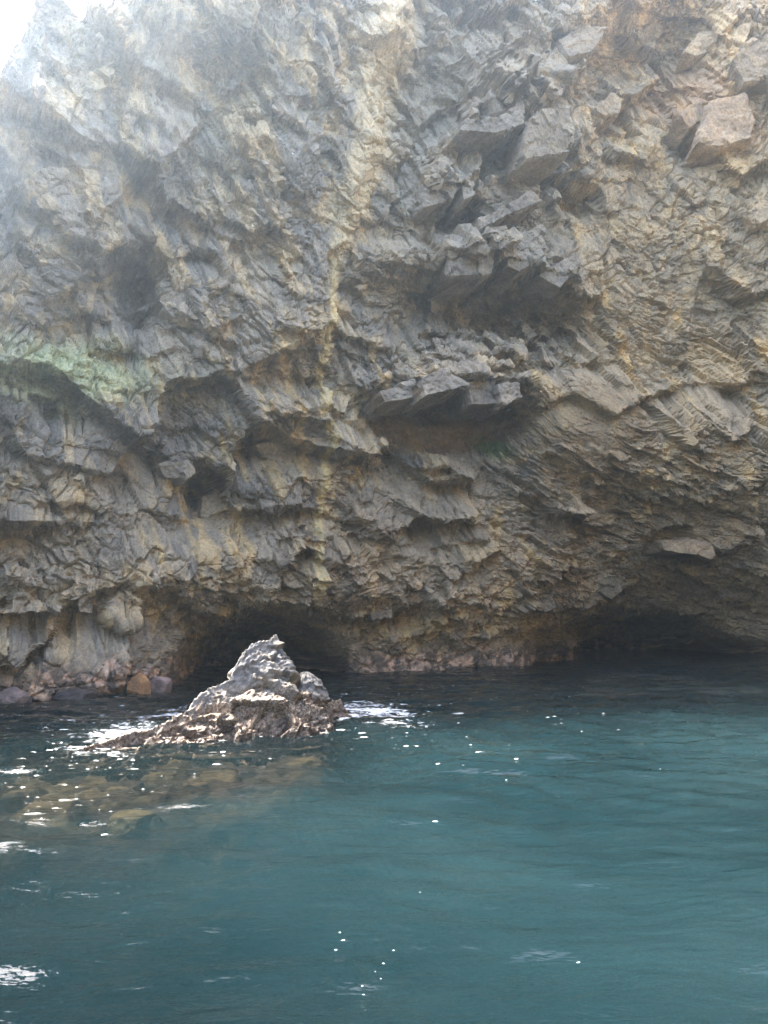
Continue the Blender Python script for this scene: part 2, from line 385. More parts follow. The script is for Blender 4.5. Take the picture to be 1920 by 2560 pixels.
d1 = np.gradient(PC, axis=1); d0 = np.gradient(PC, axis=0)
NRM = np.cross(d1, d0); NRM /= np.linalg.norm(NRM, axis=-1, keepdims=True) + 1e-9
DV = np.stack([DXg, DYg, 0 * DXg], -1)
NRM = np.where((NRM * DV).sum(-1, keepdims=True) < -0.2, -NRM, NRM) if (NRM * DV).sum(-1).mean() > 0 else -NRM
NRM = NRM + 0.6 * DV
for ax in (0, 1):
    NRM = (np.roll(NRM, 1, ax) + NRM + np.roll(NRM, -1, ax)) / 3
NRM /= np.linalg.norm(NRM, axis=-1, keepdims=True)
PC = PC + NRM * det[..., None]
uc, vc = proj(PC)

# colours of the rock itself
def C(*a): return np.array(a, np.float32)
basalt, grey, tan, ochre, brown, pink = C(.135, .135, .136), C(.235, .215, .185), C(.36, .30, .205), C(.47, .365, .18), C(.24, .185, .125), C(.45, .33, .28)
def lerp(a, b, k): return a + (b - a) * k[..., None]
WARM = C(1.08, 1.0, 0.80)
rock = np.broadcast_to(grey, PC.shape).copy()
big = fbm(S / 4.5, Q / 4.5, 71, 4); med = fbm(wx / 1.2, wz / 1.2, 72, 4, 0.6)
rock = lerp(rock, basalt, np.clip(0.5 + 0.9 * big + 1.0 * (rB - 0.5), 0, 1) * 0.85)
rock = lerp(rock, tan, sstep(0.02, 0.45, med + 0.35 * (rC - 0.5)) * 0.65)
tz = sstep(1250, 1500, u + 150 * big) * sstep(1500, 1150, v)
rock = lerp(rock, tan, 0.38 * tz * (0.5 + 0.5 * rF))
rock = lerp(rock, brown, sstep(1100, 1450, v + 250 * big) * 0.45 * sstep(500, 1000, u))
rock = lerp(rock, C(.18, .173, .16), 0.85 * blk)
ocs = sstep(0.28, 0.55, fbm(wx / 0.8 + 9, wz / 1.3, 73, 4, 0.6) + 0.25 * fbm(S / 5, Z / 5, 74, 2))
rock = lerp(rock, ochre, 0.42 * ocs * (1 - 0.8 * blk) * (0.5 + 0.5 * sstep(500, 900, v)))
cu = np.interp(v, [-200, 0, 550, 750, 1000, 1200, 1500], [1010, 1000, 872, 835, 806, 815, 803]) + 14 * fbm(S / 0.8, Q / 0.8, 75, 3)
wd = np.interp(v, [0, 550, 800, 1500], [75, 36, 22, 13])
rock = lerp(rock, C(.36, .315, .23), 0.75 * np.exp(-((u - cu) / wd) ** 4) * sstep(850, 500, v))
rock = lerp(rock, C(.44, .385, .245), 0.92 * np.exp(-((u - cu) / (wd * 0.8)) ** 4) * sstep(450, 800, v) * sstep(1560, 1450, v))
rock = lerp(rock, C(.36, .30, .15), 0.75 * np.exp(-((u - 545 - (v - 1080) * 0.1 - 20 * med) / 28) ** 2) * blob(u, v, 545, 1090, 200, 110, 0, 2) * sstep(-0.2, 0.2, med))
rock = lerp(rock, C(.33, .22, .15), 0.45 * blob(u, v, 1720, 230, 90, 90, 0, 2) + 0.4 * blob(u, v, 1850, 330, 80, 70, 0, 2))
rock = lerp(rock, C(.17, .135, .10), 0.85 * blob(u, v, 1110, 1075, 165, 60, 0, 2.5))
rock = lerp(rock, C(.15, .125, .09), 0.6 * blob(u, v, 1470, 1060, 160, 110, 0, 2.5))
# pale green tint on the left
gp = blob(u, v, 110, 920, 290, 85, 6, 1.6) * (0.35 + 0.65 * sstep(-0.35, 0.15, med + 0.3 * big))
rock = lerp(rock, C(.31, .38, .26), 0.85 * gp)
rock = lerp(rock, C(.10, .16, .07), 0.7 * blob(u, v, 1235, 1120, 55, 22, 15, 2))
# splash zone
zz = PC[..., 2]
wetz = sstep(1.5, 0.5, zz + 0.5 * fbm(S / 1.1, Z / 1.1, 81, 3))
rock = lerp(rock, lerp(np.broadcast_to(C(.06, .045, .045), PC.shape), pink, sstep(0.0, 0.35, fbm(S / 0.35, Z / 0.35, 82, 4, 0.6))), 0.8 * wetz)
band = np.exp(-((zz - 1.9) / 0.6) ** 2) * sstep(850, 1000, u) * sstep(1640, 1480, u)
rock = lerp(rock, C(.33, .26, .14), 0.75 * band * sstep(-0.25, 0.2, fbm(S / 0.6, Z / 1.2, 83, 3)))
# top surface running inland behind the rim
kb = sstep(sL - 5, sL + 1, S0); bdx = -NX * (1 - kb) + 0.12 * kb; bdy = -NY * (1 - kb) + 0.99 * kb
cap = []
for back, rise in ((0.6, 0.35), (2.0, 0.9), (6, 2.0), (16, 3.5), (34, 4.0)):
    q = PC[-1].copy(); q[:, 0] += bdx * back; q[:, 1] += bdy * back; q[:, 2] += rise + 0.3 * fbm(S0 / 1.3, S0 * 0 + back, 84, 3); cap.append(q)
cap = np.stack(cap); rock = np.clip(rock * WARM * 1.4, 0, 0.62)
PCc = np.concatenate([PC, cap]); rockc = np.concatenate([rock, np.broadcast_to(rock[-1:], cap.shape)])
wetc = np.concatenate([wetz, np.zeros(cap.shape[:2])])
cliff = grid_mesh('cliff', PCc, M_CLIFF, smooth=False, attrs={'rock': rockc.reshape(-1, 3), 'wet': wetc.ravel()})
tag(cliff, 'dark weathered basalt sea cliff with overhangs and two sea caves', None, None, 'structure')

def wall_at(pu, pv):
    """index of the cliff vertex that shows nearest to a photo pixel"""
    return np.unravel_index(np.argmin((u - pu) ** 2 + (v - pv) ** 2), u.shape)

# ------------------------------------------------------------------ rock blocks that stand out of the face (parts of the cliff)
def block(name, pts, out, depth=2.2, gu=0.0, gv=0.0, colr=(.12, .12, .118), seed=1, parent=None, rough=0.11):
    """A fractured block: outline read from the photo on the wall there, real thickness, roughened faces."""
    p = np.asarray(pts, float); c = p.mean(0)
    i, j = wall_at(*c)
    base = np.array([X0[j] + DX[j] * (off[i, j]), Y0[j] + DY[j] * (off[i, j]), 0]); n = np.array([DX[j], DY[j], 0.0])
    front = base + n * out
    d = ray(p[:, 0], p[:, 1])
    tt = ((front - CAM) @ n) / (d @ n)
    f3 = CAM + d * tt[:, None]                                   # outline on the block's own front plane
    mpp = np.linalg.norm(f3.mean(0) - CAM) / F
    f3 = f3 + n * (gu * (p[:, 0] - c[0]) / 100 + gv * (p[:, 1] - c[1]) / 100)[:, None]
    bm = bmesh.new()
    cen = f3.mean(0)
    mid = [bm.verts.new(cen + (q - cen) * 1.03 - n * 0.25) for q in f3]
    fr = [bm.verts.new(cen + (q - cen) * 0.97) for q in f3]
    bk = [bm.verts.new(cen + (q - cen) * 0.97 - n * depth) for q in f3]
    k = len(f3)
    bm.faces.new(fr)
    for a in range(k):
        b = (a + 1) % k
        bm.faces.new((fr[b], fr[a], mid[a], mid[b])); bm.faces.new((mid[b], mid[a], bk[a], bk[b]))
    bmesh.ops.triangulate(bm, faces=bm.faces[:])
    for _ in range(4):
        ed = [e for e in bm.edges if e.calc_length() > 0.16]
        if not ed: break
        bmesh.ops.subdivide_edges(bm, edges=ed, cuts=1, use_grid_fill=False)
        bmesh.ops.triangulate(bm, faces=[f for f in bm.faces if len(f.verts) > 3])
    bm.normal_update(); bmesh.ops.recalc_face_normals(bm, faces=bm.faces[:])
    V = np.array([q.co[:] for q in bm.verts]); N = np.array([q.normal[:] for q in bm.verts])
    a = V[:, 0] * 0.8 + V[:, 1] * 0.6; z = V[:, 2]
    hh, rr, ee = facets(a / 0.8 + seed * 7.1, z / 0.7 + seed * 3.3, seed + 400, 0.7, -0.2)
    h2, r2_, e2_ = facets(a / 0.22 + seed * 5.1, z / 0.18, seed + 430, 0.8, -0.2)
    V = V + N * (rough * 1.8 * hh + rough * 0.7 * h2 + rough * 0.12 * fbm(a / 0.2, z / 0.2, seed + 450, 3))[:, None]
    loc = np.median(rock[max(i - 12, 0):i + 13, max(j - 12, 0):j + 13].reshape(-1, 3), axis=0)
    colv = (0.45 * np.asarray(colr) + 0.55 * loc) * (0.85 + 0.35 * rr[:, None]) * (1 + 0.2 * fbm(a / 0.5, z / 0.5, seed + 460, 3)[:, None])
    T = np.array([[q.index for q in f.verts] for f in bm.faces]) if not bm.verts.index_update() else None
    bm.free()
    o = quad_mesh(name, V, T, M_CLIFF, parent, False, {'rock': colv, 'wet': np.zeros(len(V))})
    return o
bl, gl, tn, dk = (.165, .157, .143), (.215, .2, .172), (.31, .26, .19), (.125, .122, .117)
blocks = [
    ([(1156, 318), (1165, 292), (1232, 300), (1300, 262), (1310, 312), (1240, 330)], 2.4, 0.2, -0.3, bl),
    ([(1318, 308), (1345, 285), (1408, 278), (1432, 318), (1430, 372), (1350, 380), (1314, 384)], 2.5, 0.1, -0.8, gl),
    ([(1240, 170), (1300, 160), (1306, 250), (1250, 280), (1225, 240)], 1.6, 0, 0, bl),
    ([(1306, 168), (1400, 150), (1412, 210), (1400, 238), (1312, 232)], 1.5, 0, 0, gl),
    ([(1192, 548), (1330, 480), (1358, 500), (1250, 545), (1200, 575)], 1.5, 0, 0, bl),
    ([(1192, 575), (1268, 562), (1275, 605), (1195, 620)], 1.3, 0, 0, bl),
    ([(1270, 585), (1362, 560), (1368, 620), (1320, 628), (1275, 600)], 1.1, 0, 0, gl),
    ([(1194, 628), (1235, 625), (1232, 680), (1198, 690)], 1.3, -0.4, 0, bl),
    ([(1128, 585), (1185, 575), (1190, 690), (1122, 690)], 0.9, 0.4, 0, bl),
    ([(1268, 630), (1320, 620), (1335, 655), (1300, 680), (1270, 665)], 1.2, 0, 0, gl),
    ([(1345, 690), (1430, 640), (1450, 660), (1400, 720)], 1.2, 0, 0, bl),
    ([(1045, 470), (1100, 430), (1150, 470), (1120, 505), (1050, 520)], 1.9, 0, 0, bl),
    ([(1150, 445), (1185, 455), (1188, 485), (1160, 500)], 1.8, 0, 0, gl),
    ([(1075, 700), (1110, 690), (1115, 770), (1080, 780)], 1.0, 0, 0, gl),
    ([(1120, 740), (1165, 735), (1175, 790), (1125, 795)], 0.6, 0, 0, dk),
    ([(1180, 760), (1232, 740), (1228, 830), (1175, 820)], 0.4, 0, 0, dk),
    ([(1240, 760), (1330, 740), (1390, 790), (1350, 830), (1260, 835)], 0.3, 0, 0, dk),
    ([(1050, 940), (1120, 915), (1170, 960), (1130, 975), (1060, 990)], 2.6, 0, 0.4, gl),
    ([(950, 980), (1040, 945), (1050, 990), (960, 1008)], 2.2, 0, 0.4, gl),
    ([(1170, 955), (1240, 945), (1245, 1010), (1175, 1012)], 2.3, 0, 0.3, bl),
    ([(1245, 960), (1300, 955), (1305, 990), (1255, 1015)], 2.1, 0, 0.3, bl),
    ([(1480, 270), (1530, 232), (1562, 245), (1545, 282), (1510, 288)], 0.8, 0, 0, tn),
    ([(1690, 300), (1720, 265), (1765, 240), (1762, 285), (1720, 325)], 1.3, -1.2, 0, (.32, .28, .23)),
    ([(1770, 260), (1860, 235), (1890, 300), (1880, 340), (1800, 362), (1745, 352)], 1.6, 0, -0.3, (.33, .29, .24)),
    ([(1710, 130), (1750, 75), (1800, 80), (1795, 120), (1740, 140)], 1.0, 0, 0, tn),
    ([(1830, 150), (1880, 90), (1925, 110), (1925, 200), (1860, 205)], 1.6, 0, 0, dk),
    ([(1870, 530), (1925, 480), (1925, 545), (1890, 560)], 1.2, 0, 0, tn),
    ([(1395, 100), (1450, 60), (1520, 70), (1480, 130), (1420, 140)], 1.6, 0, 0, gl),
    ([(640, 1115), (720, 1095), (745, 1130), (715, 1180), (670, 1165)], 0.4, 0, 0, gl),
    ([(395, 1160), (470, 1150), (490, 1180), (450, 1200), (410, 1195)], 0.9, 0, 0, gl),
    ([(510, 1240), (545, 1225), (575, 1310), (540, 1335), (505, 1330)], 0.3, 0.5, 0, gl),
    ([(440, 1290), (495, 1280), (495, 1330), (450, 1335)], -0.4, 0, 0, bl),
    ([(395, 750), (440, 715), (500, 750), (470, 800), (430, 790)], 1.0, 0, 0, (.22, .2, .16)),
    ([(255, 1545), (300, 1535), (300, 1558), (265, 1562)], 0.9, 0, 0, (.25, .21, .16)),
    ([(200, 1480), (235, 1478), (235, 1535), (200, 1530)], 1.2, 0, 0, bl),
    ([(1480, 1440), (1520, 1425), (1560, 1470), (1530, 1500), (1495, 1480)], 1.2, 0, 0, (.15, .14, .09)),
    ([(1340, 1490), (1380, 1485), (1390, 1520), (1365, 1530), (1340, 1515)], 1.0, 0, 0, gl),
    ([(1455, 1490), (1485, 1485), (1490, 1515), (1465, 1520)], 0.8, 0, 0, gl),
    ([(1650, 1350), (1720, 1340), (1780, 1360), (1790, 1400), (1740, 1385), (1660, 1375)], 2.4, 0, 0, (.19, .15, .11)),
    ([(1110, 1575), (1150, 1565), (1165, 1590), (1180, 1620), (1145, 1600)], 0.6, 0, 0, (.28, .16, .11)),
    ([(920, 1515), (985, 1510), (980, 1545), (930, 1550)], 0.7, 0, 0, (.24, .21, .17)),
]
for k, (pts, o_, gu, gv, cc) in enumerate(blocks):
    block('rock_block', pts, o_ - 0.4, 3.0, gu, gv, cc, k + 1, cliff)

# ------------------------------------------------------------------ boulders at the foot of the wall
def boulder(name, uu, vv, w, h, colr, seed, label, z0=-0.25, group=None, mat=None):
    base = on_water([uu], [vv])[0]
    if z0 > -0.5:                                                # stands against the wall: step out in front of it
        q_ = PC[np.argmin(np.abs(PC[..., 2] - 0.25), axis=0), np.arange(NS)]; uq, _v = proj(q_); near = q_[np.abs(uq - uu) < 26]
        near = near[(near[:, 1] > 5) & (near[:, 1] < base[1] + 8)]
        if len(near): base = base * (near[:, 1].min() / base[1]); base[2] = 0.0
    bm = bmesh.new(); bmesh.ops.create_icosphere(bm, subdivisions=5, radius=1.0)
    V = np.array([q.co[:] for q in bm.verts]); T = np.array([[q.index for q in f.verts] for f in bm.faces]); bm.free()
    rng = np.random.RandomState(seed)
    r = np.full(len(V), 1.0)
    for _ in range(16):                                          # cut by random planes: angular boulder
        nn = rng.normal(size=3); nn /= np.linalg.norm(nn); dd = rng.uniform(0.62, 0.9)
        r = np.minimum(r, dd / np.maximum(V @ nn, 1e-3))
    r *= 1 + 0.05 * fbm(V[:, 0] * 3 + seed, V[:, 2] * 3 + V[:, 1] * 2, seed, 4)
    V = V * r[:, None] * np.array([w / 2, w * 0.42, h * 0.62])
    V[:, 2] += h * 0.45 + z0; 
    a = V[:, 0] + V[:, 1]
    cv = np.asarray(colr) * (1 + 0.5 * fbm(a / 0.25, V[:, 2] / 0.25, seed + 5, 4)[:, None])
    wetv = sstep(0.7, 0.1, V[:, 2])
    cv = cv * (1 - 0.4 * wetv[:, None])
    o = quad_mesh(name, V, T, mat or M_CLIFF, None, False, {'rock': np.clip(cv, 0.01, 1), 'wet': wetv})
    o.location = base
    tag(o, label, 'boulder', group)
    return o
boulder('boulder', 345, 1722, 0.95, 0.95, (.38, .21, .09), 3, 'orange stained boulder at the waterline left of the cave mouth')
boulder('boulder', 402, 1716, 1.0, 0.75, (.36, .26, .22), 5, 'pale pinkish boulder beside the cave mouth, right of the orange one')
boulder('boulder', 190, 1736, 1.5, 0.55, (.10, .085, .08), 8, 'low dark wet boulder at the waterline under the left wall')
boulder('boulder', 30, 1752, 1.2, 0.7, (.30, .23, .2), 9, 'pale pink crusted boulder at the waterline at the left edge')

for uu, vv, w_, h_, cc, sd_, lb in ((340, 1985, 0.75, 0.5, (.34, .3, .16), 21, 'yellowish sunken boulder under the water in front of the sea stack'),
                                (290, 1868, 0.7, 0.4, (.3, .26, .15), 22, 'olive yellow sunken boulder under the foam left of the sea stack')):
    b_ = boulder('sunken_boulder', uu, vv, w_, h_, cc, sd_, lb, -0.6); b_.location.z = -0.07
# ------------------------------------------------------------------ sea stack
sil = [(110, 1900), (180, 1876), (260, 1852), (330, 1828), (380, 1820), (427, 1798), (468, 1776), (487, 1748), (521, 1720), (568, 1704), (581, 1682), (599, 1645), (612, 1626), (631, 1607), (665, 1601), (690, 1587), (697, 1604),
       (700, 1622), (708, 1652), (716, 1672), (721, 1708), (727, 1745), (738, 1772), (770, 1768), (790, 1766), (806, 1764), (812, 1762), (822, 1751), (850, 1748), (866, 1776), (872, 1800), (885, 1830), (900, 1860)]
A0 = on_water([330], [1862])[0][:2]; B0 = on_water([868], [1786])[0][:2]      # the ridge line on the water
rd = (B0 - A0) / np.linalg.norm(B0 - A0); rn = np.array([rd[1], -rd[0]])      # along, and towards the camera
if rn[1] > 0: rn = -rn
dd = ray([p[0] for p in sil], [p[1] for p in sil])
tt = ((A0 - CAM[:2]) @ rn) / (dd[:, :2] @ rn)
sp = CAM + dd * tt[:, None]
sa = (sp[:, :2] - A0) @ rd
ns_, nd_ = 440, 280
aa = np.linspace(sa[0] - 0.6, sa[-1] + 0.3, ns_)[None]; bb = np.linspace(-2.1, 1.7, nd_)[:, None]
AA = np.broadcast_to(aa, (nd_, ns_)); BB = np.broadcast_to(bb, (nd_, ns_))
wa = AA + 0.10 * fbm(AA / 0.5, BB / 0.5, 500, 3) * sstep(0.0, 0.4, np.abs(BB))
Sx = np.interp(wa, sa, sp[:, 2])
Sm = np.interp(wa, np.r_[sa[0] - 1, sa], np.r_[-0.6, sp[:, 2]])
fall = np.where(BB < 0, 1.15, 1.5)                                              # gentler seaward face
tent = np.abs(BB) * fall
hmax = np.maximum(Sm, -0.5)
ZS = hmax - tent - 0.10 * (1 - np.exp(-np.abs(BB) / 0.15)) 
ZS += 0.35 * np.exp(-((AA - sa[5]) / 1.0) ** 2) * sstep(0, -1.0, BB)            # left shoulder runs out towards us
ZS = np.maximum(ZS, -1.1 + 0.25 * fbm(AA / 0.6, BB / 0.6, 501, 3))
# gully between the main peak and the smaller tooth
gp_ = on_water([741], [1850])[0]; gw = gp_[:2] / np.linalg.norm(gp_[:2]); ka = (gw @ rd) / (gw @ -rn); ga = (gp_[:2] - A0) @ rd; gb = -((gp_[:2] - A0) @ rn)
ZS -= 0.75 * np.exp(-((AA - ga - ka * (BB - gb)) / 0.10) ** 2) * sstep(0.45, 0.95, ZS)
# lumps, facets and fins on the flanks
cc_ = AA * 0.95 + 0.12 * ZS; vv_ = ZS + 0.6 * BB
h1, q1, g1 = facets(cc_ / 0.55 + 0.35 * vv_, vv_ / 0.6, 511, 0.7, -0.15); h2, q2, g2 = facets(cc_ / 0.19, vv_ / 0.2, 512, 0.8, -0.2); h3, q3, g3 = facets(cc_ / 0.08, vv_ / 0.08, 513, 0.8, -0.2)
flank = sstep(0.0, 0.30, np.abs(BB))
ND = (0.30 * h1 + 0.11 * h2) * flank + 0.045 * h3 + 0.028 * fbm(AA / 0.05, vv_ / 0.05, 514, 3, 0.6)
ND -= 0.06 * np.exp(-(g1 / 0.06) ** 2) * flank
nrm = np.stack([-np.gradient(ZS, axis=1) / (aa[0, 1] - aa[0, 0]), -np.gradient(ZS, axis=0) / (bb[1, 0] - bb[0, 0]), np.ones_like(ZS)], -1)
nrm[..., :2] = np.clip(nrm[..., :2], -2.5, 2.5); nrm /= np.linalg.norm(nrm, axis=-1, keepdims=True)
PA = AA + nrm[..., 0] * ND; PB = BB + nrm[..., 1] * ND; PZ = ZS + nrm[..., 2] * ND
# rn points to the camera: b<0 is the near side
PS = np.stack([A0[0] + rd[0] * PA - rn[0] * PB, A0[1] + rd[1] * PA - rn[1] * PB, PZ], -1)
crust = sstep(1.05, 0.62, PZ + 0.22 * fbm(AA / 0.3, vv_ / 0.3, 521, 4) - 0.10 * (AA - sa[15]))
srock = np.broadcast_to(C(.225, .218, .203), PS.shape).copy()
srock = lerp(srock, C(.14, .136, .128), sstep(0.0, 0.4, fbm(AA / 0.25, vv_ / 0.25, 522, 4)))
srock = lerp(srock, C(.24, .195, .14), 0.6 * sstep(0.1, 0.4, fbm(AA / 0.2 + 7, vv_ / 0.2, 523, 4)))
swet = sstep(0.5, 0.05, PZ)
srock = srock * (1 - 0.6 * sstep(0.34, 0.08, PZ + 0.12 * fbm(AA / 0.3, BB / 0.3, 524, 3)))[..., None]
stack = grid_mesh('sea_stack', PS, M_STACK, attrs={'rock': srock.reshape(-1, 3), 'wet': swet.ravel(), 'crust': crust.ravel()})
def pinnacle(us, vs, seed):
    """the smaller tooth of rock on the seaward end of the stack: rings of an uneven outline read from the photo"""
    d_ = ray(us, vs); t_ = ((A0 + rn * 0.5 - CAM[:2]) @ rn) / (d_[:, :2] @ rn); p_ = CAM + d_ * t_[:, None]
    a_ = (p_[:, :2] - A0) @ rd; zt_ = p_[:, 2]
    k_ = len(us) // 2; zz_ = np.linspace(-0.3, zt_.max(), 110)
    lo = np.interp(zz_, zt_[:k_ + 1], a_[:k_ + 1]); hi = np.interp(zz_, zt_[k_:][::-1], a_[k_:][::-1])
    th = np.linspace(0, 2 * math.pi, 140, endpoint=False)
    TH, ZZ = np.meshgrid(th, zz_); cx_ = ((lo + hi) / 2)[:, None]; rx_ = np.maximum((hi - lo) / 2, 0.012)[:, None]
    h_, q_, e_ = facets(TH * 1.4 + ZZ * 1.5, ZZ / 0.28, seed, 0.7, -0.2); h2_, _, _ = facets(TH * 3.5, ZZ / 0.1, seed + 1, 0.8, -0.2)
    rr2 = 1 + 0.35 * h_ + 0.16 * h2_ + 0.08 * fbm(TH * 6, ZZ / 0.06, seed + 2, 3)
    pa = cx_ + np.cos(TH) * rx_ * (1 + 0.4 * (rr2 - 1)); pb = -0.5 + np.sin(TH) * rx_ * 1.15 * rr2
    V = np.stack([A0[0] + rd[0] * pa - rn[0] * pb, A0[1] + rd[1] * pa - rn[1] * pb, ZZ + 0.05 * h2_ * (rx_ > 0.05)], -1)
    V = np.concatenate([V, V[:, :1]], 1)
    cr_ = sstep(0.75, 0.45, V[..., 2]); n_ = V.shape[0] * V.shape[1]
    c_ = np.broadcast_to(C(.19, .184, .172), V.shape) * (1 + 0.35 * fbm(np.concatenate([TH, TH[:, :1]], 1) * 2, V[..., 2] / 0.2, seed + 3, 3))[..., None]
    return grid_mesh('side_pinnacle', V, M_STACK, stack, attrs={'rock': c_.reshape(-1, 3), 'wet': sstep(0.5, 0.05, V[..., 2]).ravel(), 'crust': cr_.ravel()})
pinnacle([735, 740, 745, 750, 757, 766, 779, 790, 803, 810, 818], [1850, 1790, 1735, 1700, 1686, 1679, 1688, 1702, 1732, 1780, 1850], 551)
tag(stack, 'jagged pale grey sea stack with a barnacle crusted foot standing in the water', 'sea stack')

# ------------------------------------------------------------------ reef under the water round the stack, sea bed
nx_, ny_ = 240, 240
gx = np.linspace(-11.5, 2.6, nx_)[None]; gy = np.linspace(4.5, 17.5, ny_)[:, None]
GX = np.broadcast_to(gx, (ny_, nx_)); GY = np.broadcast_to(gy, (ny_, nx_))
def reef_z(x, y):
    p = np.stack([x, y, np.zeros_like(x)], -1); uu, vv = proj(p)
    k = blob(uu, vv, 500, 1890, 480, 100, -6, 1.2) + 0.8 * blob(uu, vv, 200, 2000, 640, 210, -6, 1.2)
    return -3.2 + 2.75 * np.clip(k, 0, 1) ** 0.8
h1, q1, _ = facets(GX / 0.9, GY / 0.9, 601, 0.6, 0); h2, q2, _ = facets(GX / 0.35, GY / 0.35, 602, 0.7, 0)
RZ = np.minimum(reef_z(GX, GY) + 0.35 * h1 + 0.13 * h2 + 0.05 * fbm(GX / 0.1, GY / 0.1, 603, 3), -0.06)
rr_ = np.broadcast_to(C(.04, .034, .028), (ny_, nx_, 3)).copy()
rr_ = lerp(rr_, C(.13, .11, .06), 0.6 * sstep(0.68, 0.75, q1 + 0.3 * fbm(GX / 0.4, GY / 0.4, 604, 3)))
rr_ = lerp(rr_, C(.05, .04, .035), sstep(0.3, 0.1, q1))
reef = grid_mesh('reef', np.stack([GX, GY, RZ], -1), M_REEF, attrs={'rock': rr_.reshape(-1, 3), 'wet': np.zeros(nx_ * ny_)})
tag(reef, 'brown rocky reef just under the water around the sea stack', None, None, 'structure')
mt, n, l, out = new_mat('sand'); b = n.new('ShaderNodeBsdfPrincipled'); b.inputs['Base Color'].default_value = (.12, .13, .11, 1); b.inputs['Roughness'].default_value = 0.9
tcn = n.new('ShaderNodeTexCoord'); nn = noise_node(n, l, tcn.outputs['Object'], 0.8, 6); l.new(ramp(n, l, nn.outputs[0], [(0.3, (.05, .055, .05)), (0.7, (.16, .16, .13))]).outputs[0], b.inputs['Base Color']); l.new(b.outputs[0], out.inputs[0])
bx, by = np.meshgrid(np.linspace(-118, 118, 60), np.linspace(-118, 88, 60))
sb = grid_mesh('sea_bed', np.stack([bx, by, -5.5 + 0.3 * fbm(bx / 9, by / 9, 610, 3)], -1), mt)
tag(sb, 'sandy sea bed below the green water', None, None, 'structure')

# ------------------------------------------------------------------ water
mt, n, l, out = new_mat('sea_water')
tcn = n.new('ShaderNodeTexCoord'); co = tcn.outputs['Object']
dep = n.new('ShaderNodeAttribute'); dep.attribute_name = 'opacity'
fo = n.new('ShaderNodeAttribute'); fo.attribute_name = 'foam'
mp = n.new('ShaderNodeMapping'); mp.inputs['Scale'].default_value = (1.0, 1.7, 1.0); mp.inputs['Rotation'].default_value = (0, 0, 0.2); l.new(co, mp.inputs[0])
w1 = noise_node(n, l, mp.outputs[0], 2.2, 4, 0.55, 0.3); w2 = noise_node(n, l, mp.outputs[0], 9, 3, 0.5)
bp = n.new('ShaderNodeBump'); bp.inputs['Strength'].default_value = 0.5; bp.inputs['Distance'].default_value = 0.065; l.new(w1.outputs[0], bp.inputs['Height'])
bp2 = n.new('ShaderNodeBump'); bp2.inputs['Strength'].default_value = 0.35; bp2.inputs['Distance'].default_value = 0.022; l.new(w2.outputs[0], bp2.inputs['Height']); l.new(bp.outputs[0], bp2.inputs['Normal'])
big_n = noise_node(n, l, co, 0.22, 3, 0.5)
df = n.new('ShaderNodeBsdfDiffuse'); l.new(ramp(n, l, big_n.outputs[0], [(0.3, (.0024, .0094, .0116)), (0.7, (.0080, .0195, .0218))]).outputs[0], df.inputs['Color'])
tr = n.new('ShaderNodeBsdfTransparent'); tr.inputs['Color'].default_value = (.62, .58, .52, 1)
body = n.new('ShaderNodeMixShader'); l.new(dep.outputs['Fac'], body.inputs[0]); l.new(tr.outputs[0], body.inputs[1]); l.new(df.outputs[0], body.inputs[2])
gl_ = n.new('ShaderNodeBsdfGlossy'); gl_.inputs['Roughness'].default_value = 0.04; l.new(bp2.outputs[0], gl_.inputs['Normal'])
fr = n.new('ShaderNodeFresnel'); fr.inputs['IOR'].default_value = 1.33; l.new(bp2.outputs[0], fr.inputs['Normal'])
wm = n.new('ShaderNodeMixShader'); l.new(fr.outputs[0], wm.inputs[0]); l.new(body.outputs[0], wm.inputs[1]); l.new(gl_.outputs[0], wm.inputs[2])
fn = noise_node(n, l, mp.outputs[0], 5.0, 7, 0.7, 0.6)
fm = math_node(n, l, 'ADD', fo.outputs['Fac'], math_node(n, l, 'MULTIPLY', math_node(n, l, 'SUBTRACT', fn.outputs[0], 0.5), 2.2))
fmr = ramp(n, l, fm, [(0.55, (0, 0, 0)), (0.8, (1, 1, 1))])
fk = math_node(n, l, 'MULTIPLY', fmr.outputs[0], ramp(n, l, fo.outputs['Fac'], [(0.02, (0, 0, 0)), (0.2, (1, 1, 1))]).outputs[0])
fd = n.new('ShaderNodeBsdfDiffuse'); fd.inputs['Color'].default_value = (.5, .52, .53, 1)
wf = n.new('ShaderNodeMixShader'); l.new(fk, wf.inputs[0]); l.new(wm.outputs[0], wf.inputs[1]); l.new(fd.outputs[0], wf.inputs[2])
l.new(wf.outputs[0], out.inputs[0])
M_WATER = mt

def wave(x, y):
    r = np.hypot(x, y)
    wxx = x + 0.5 * fbm(x / 3, y / 3, 700, 2); wyy = y + 0.5 * fbm(x / 3 + 50, y / 3, 701, 2)
    z = 0.055 * fbm(wxx / 1.9 + 0.2 * wyy, wyy / 0.9, 742, 2) + 0.030 * fbm(wxx / 0.7, wyy / 0.36, 703, 2) + 0.05 * fbm(x / 5, y / 4, 744, 2)
    chop = (1 - np.abs(fbm(wxx / 1.2 + 0.5 * wyy, wyy / 0.45, 705, 3))) ** 2
    z = z + 0.06 * (chop - 0.6) * sstep(7, 13, y)
    fade = sstep(3, 11, r) * 0.4 + 0.6
    return 1.5 * z * fade * np.clip(1 - (r - 60) / 40, 0, 1)
ys = np.r_[[-118, -60, -25, -10, -3, 0, 1.5, 2.5], np.geomspace(3.2, 48, 400), [56, 70, 88]][:, None]
cs = np.r_[np.linspace(-1.12, 1.12, 560)][None]
WX = cs * (3 + 0.62 * np.maximum(ys, 0)); WY = np.broadcast_to(ys, WX.shape)
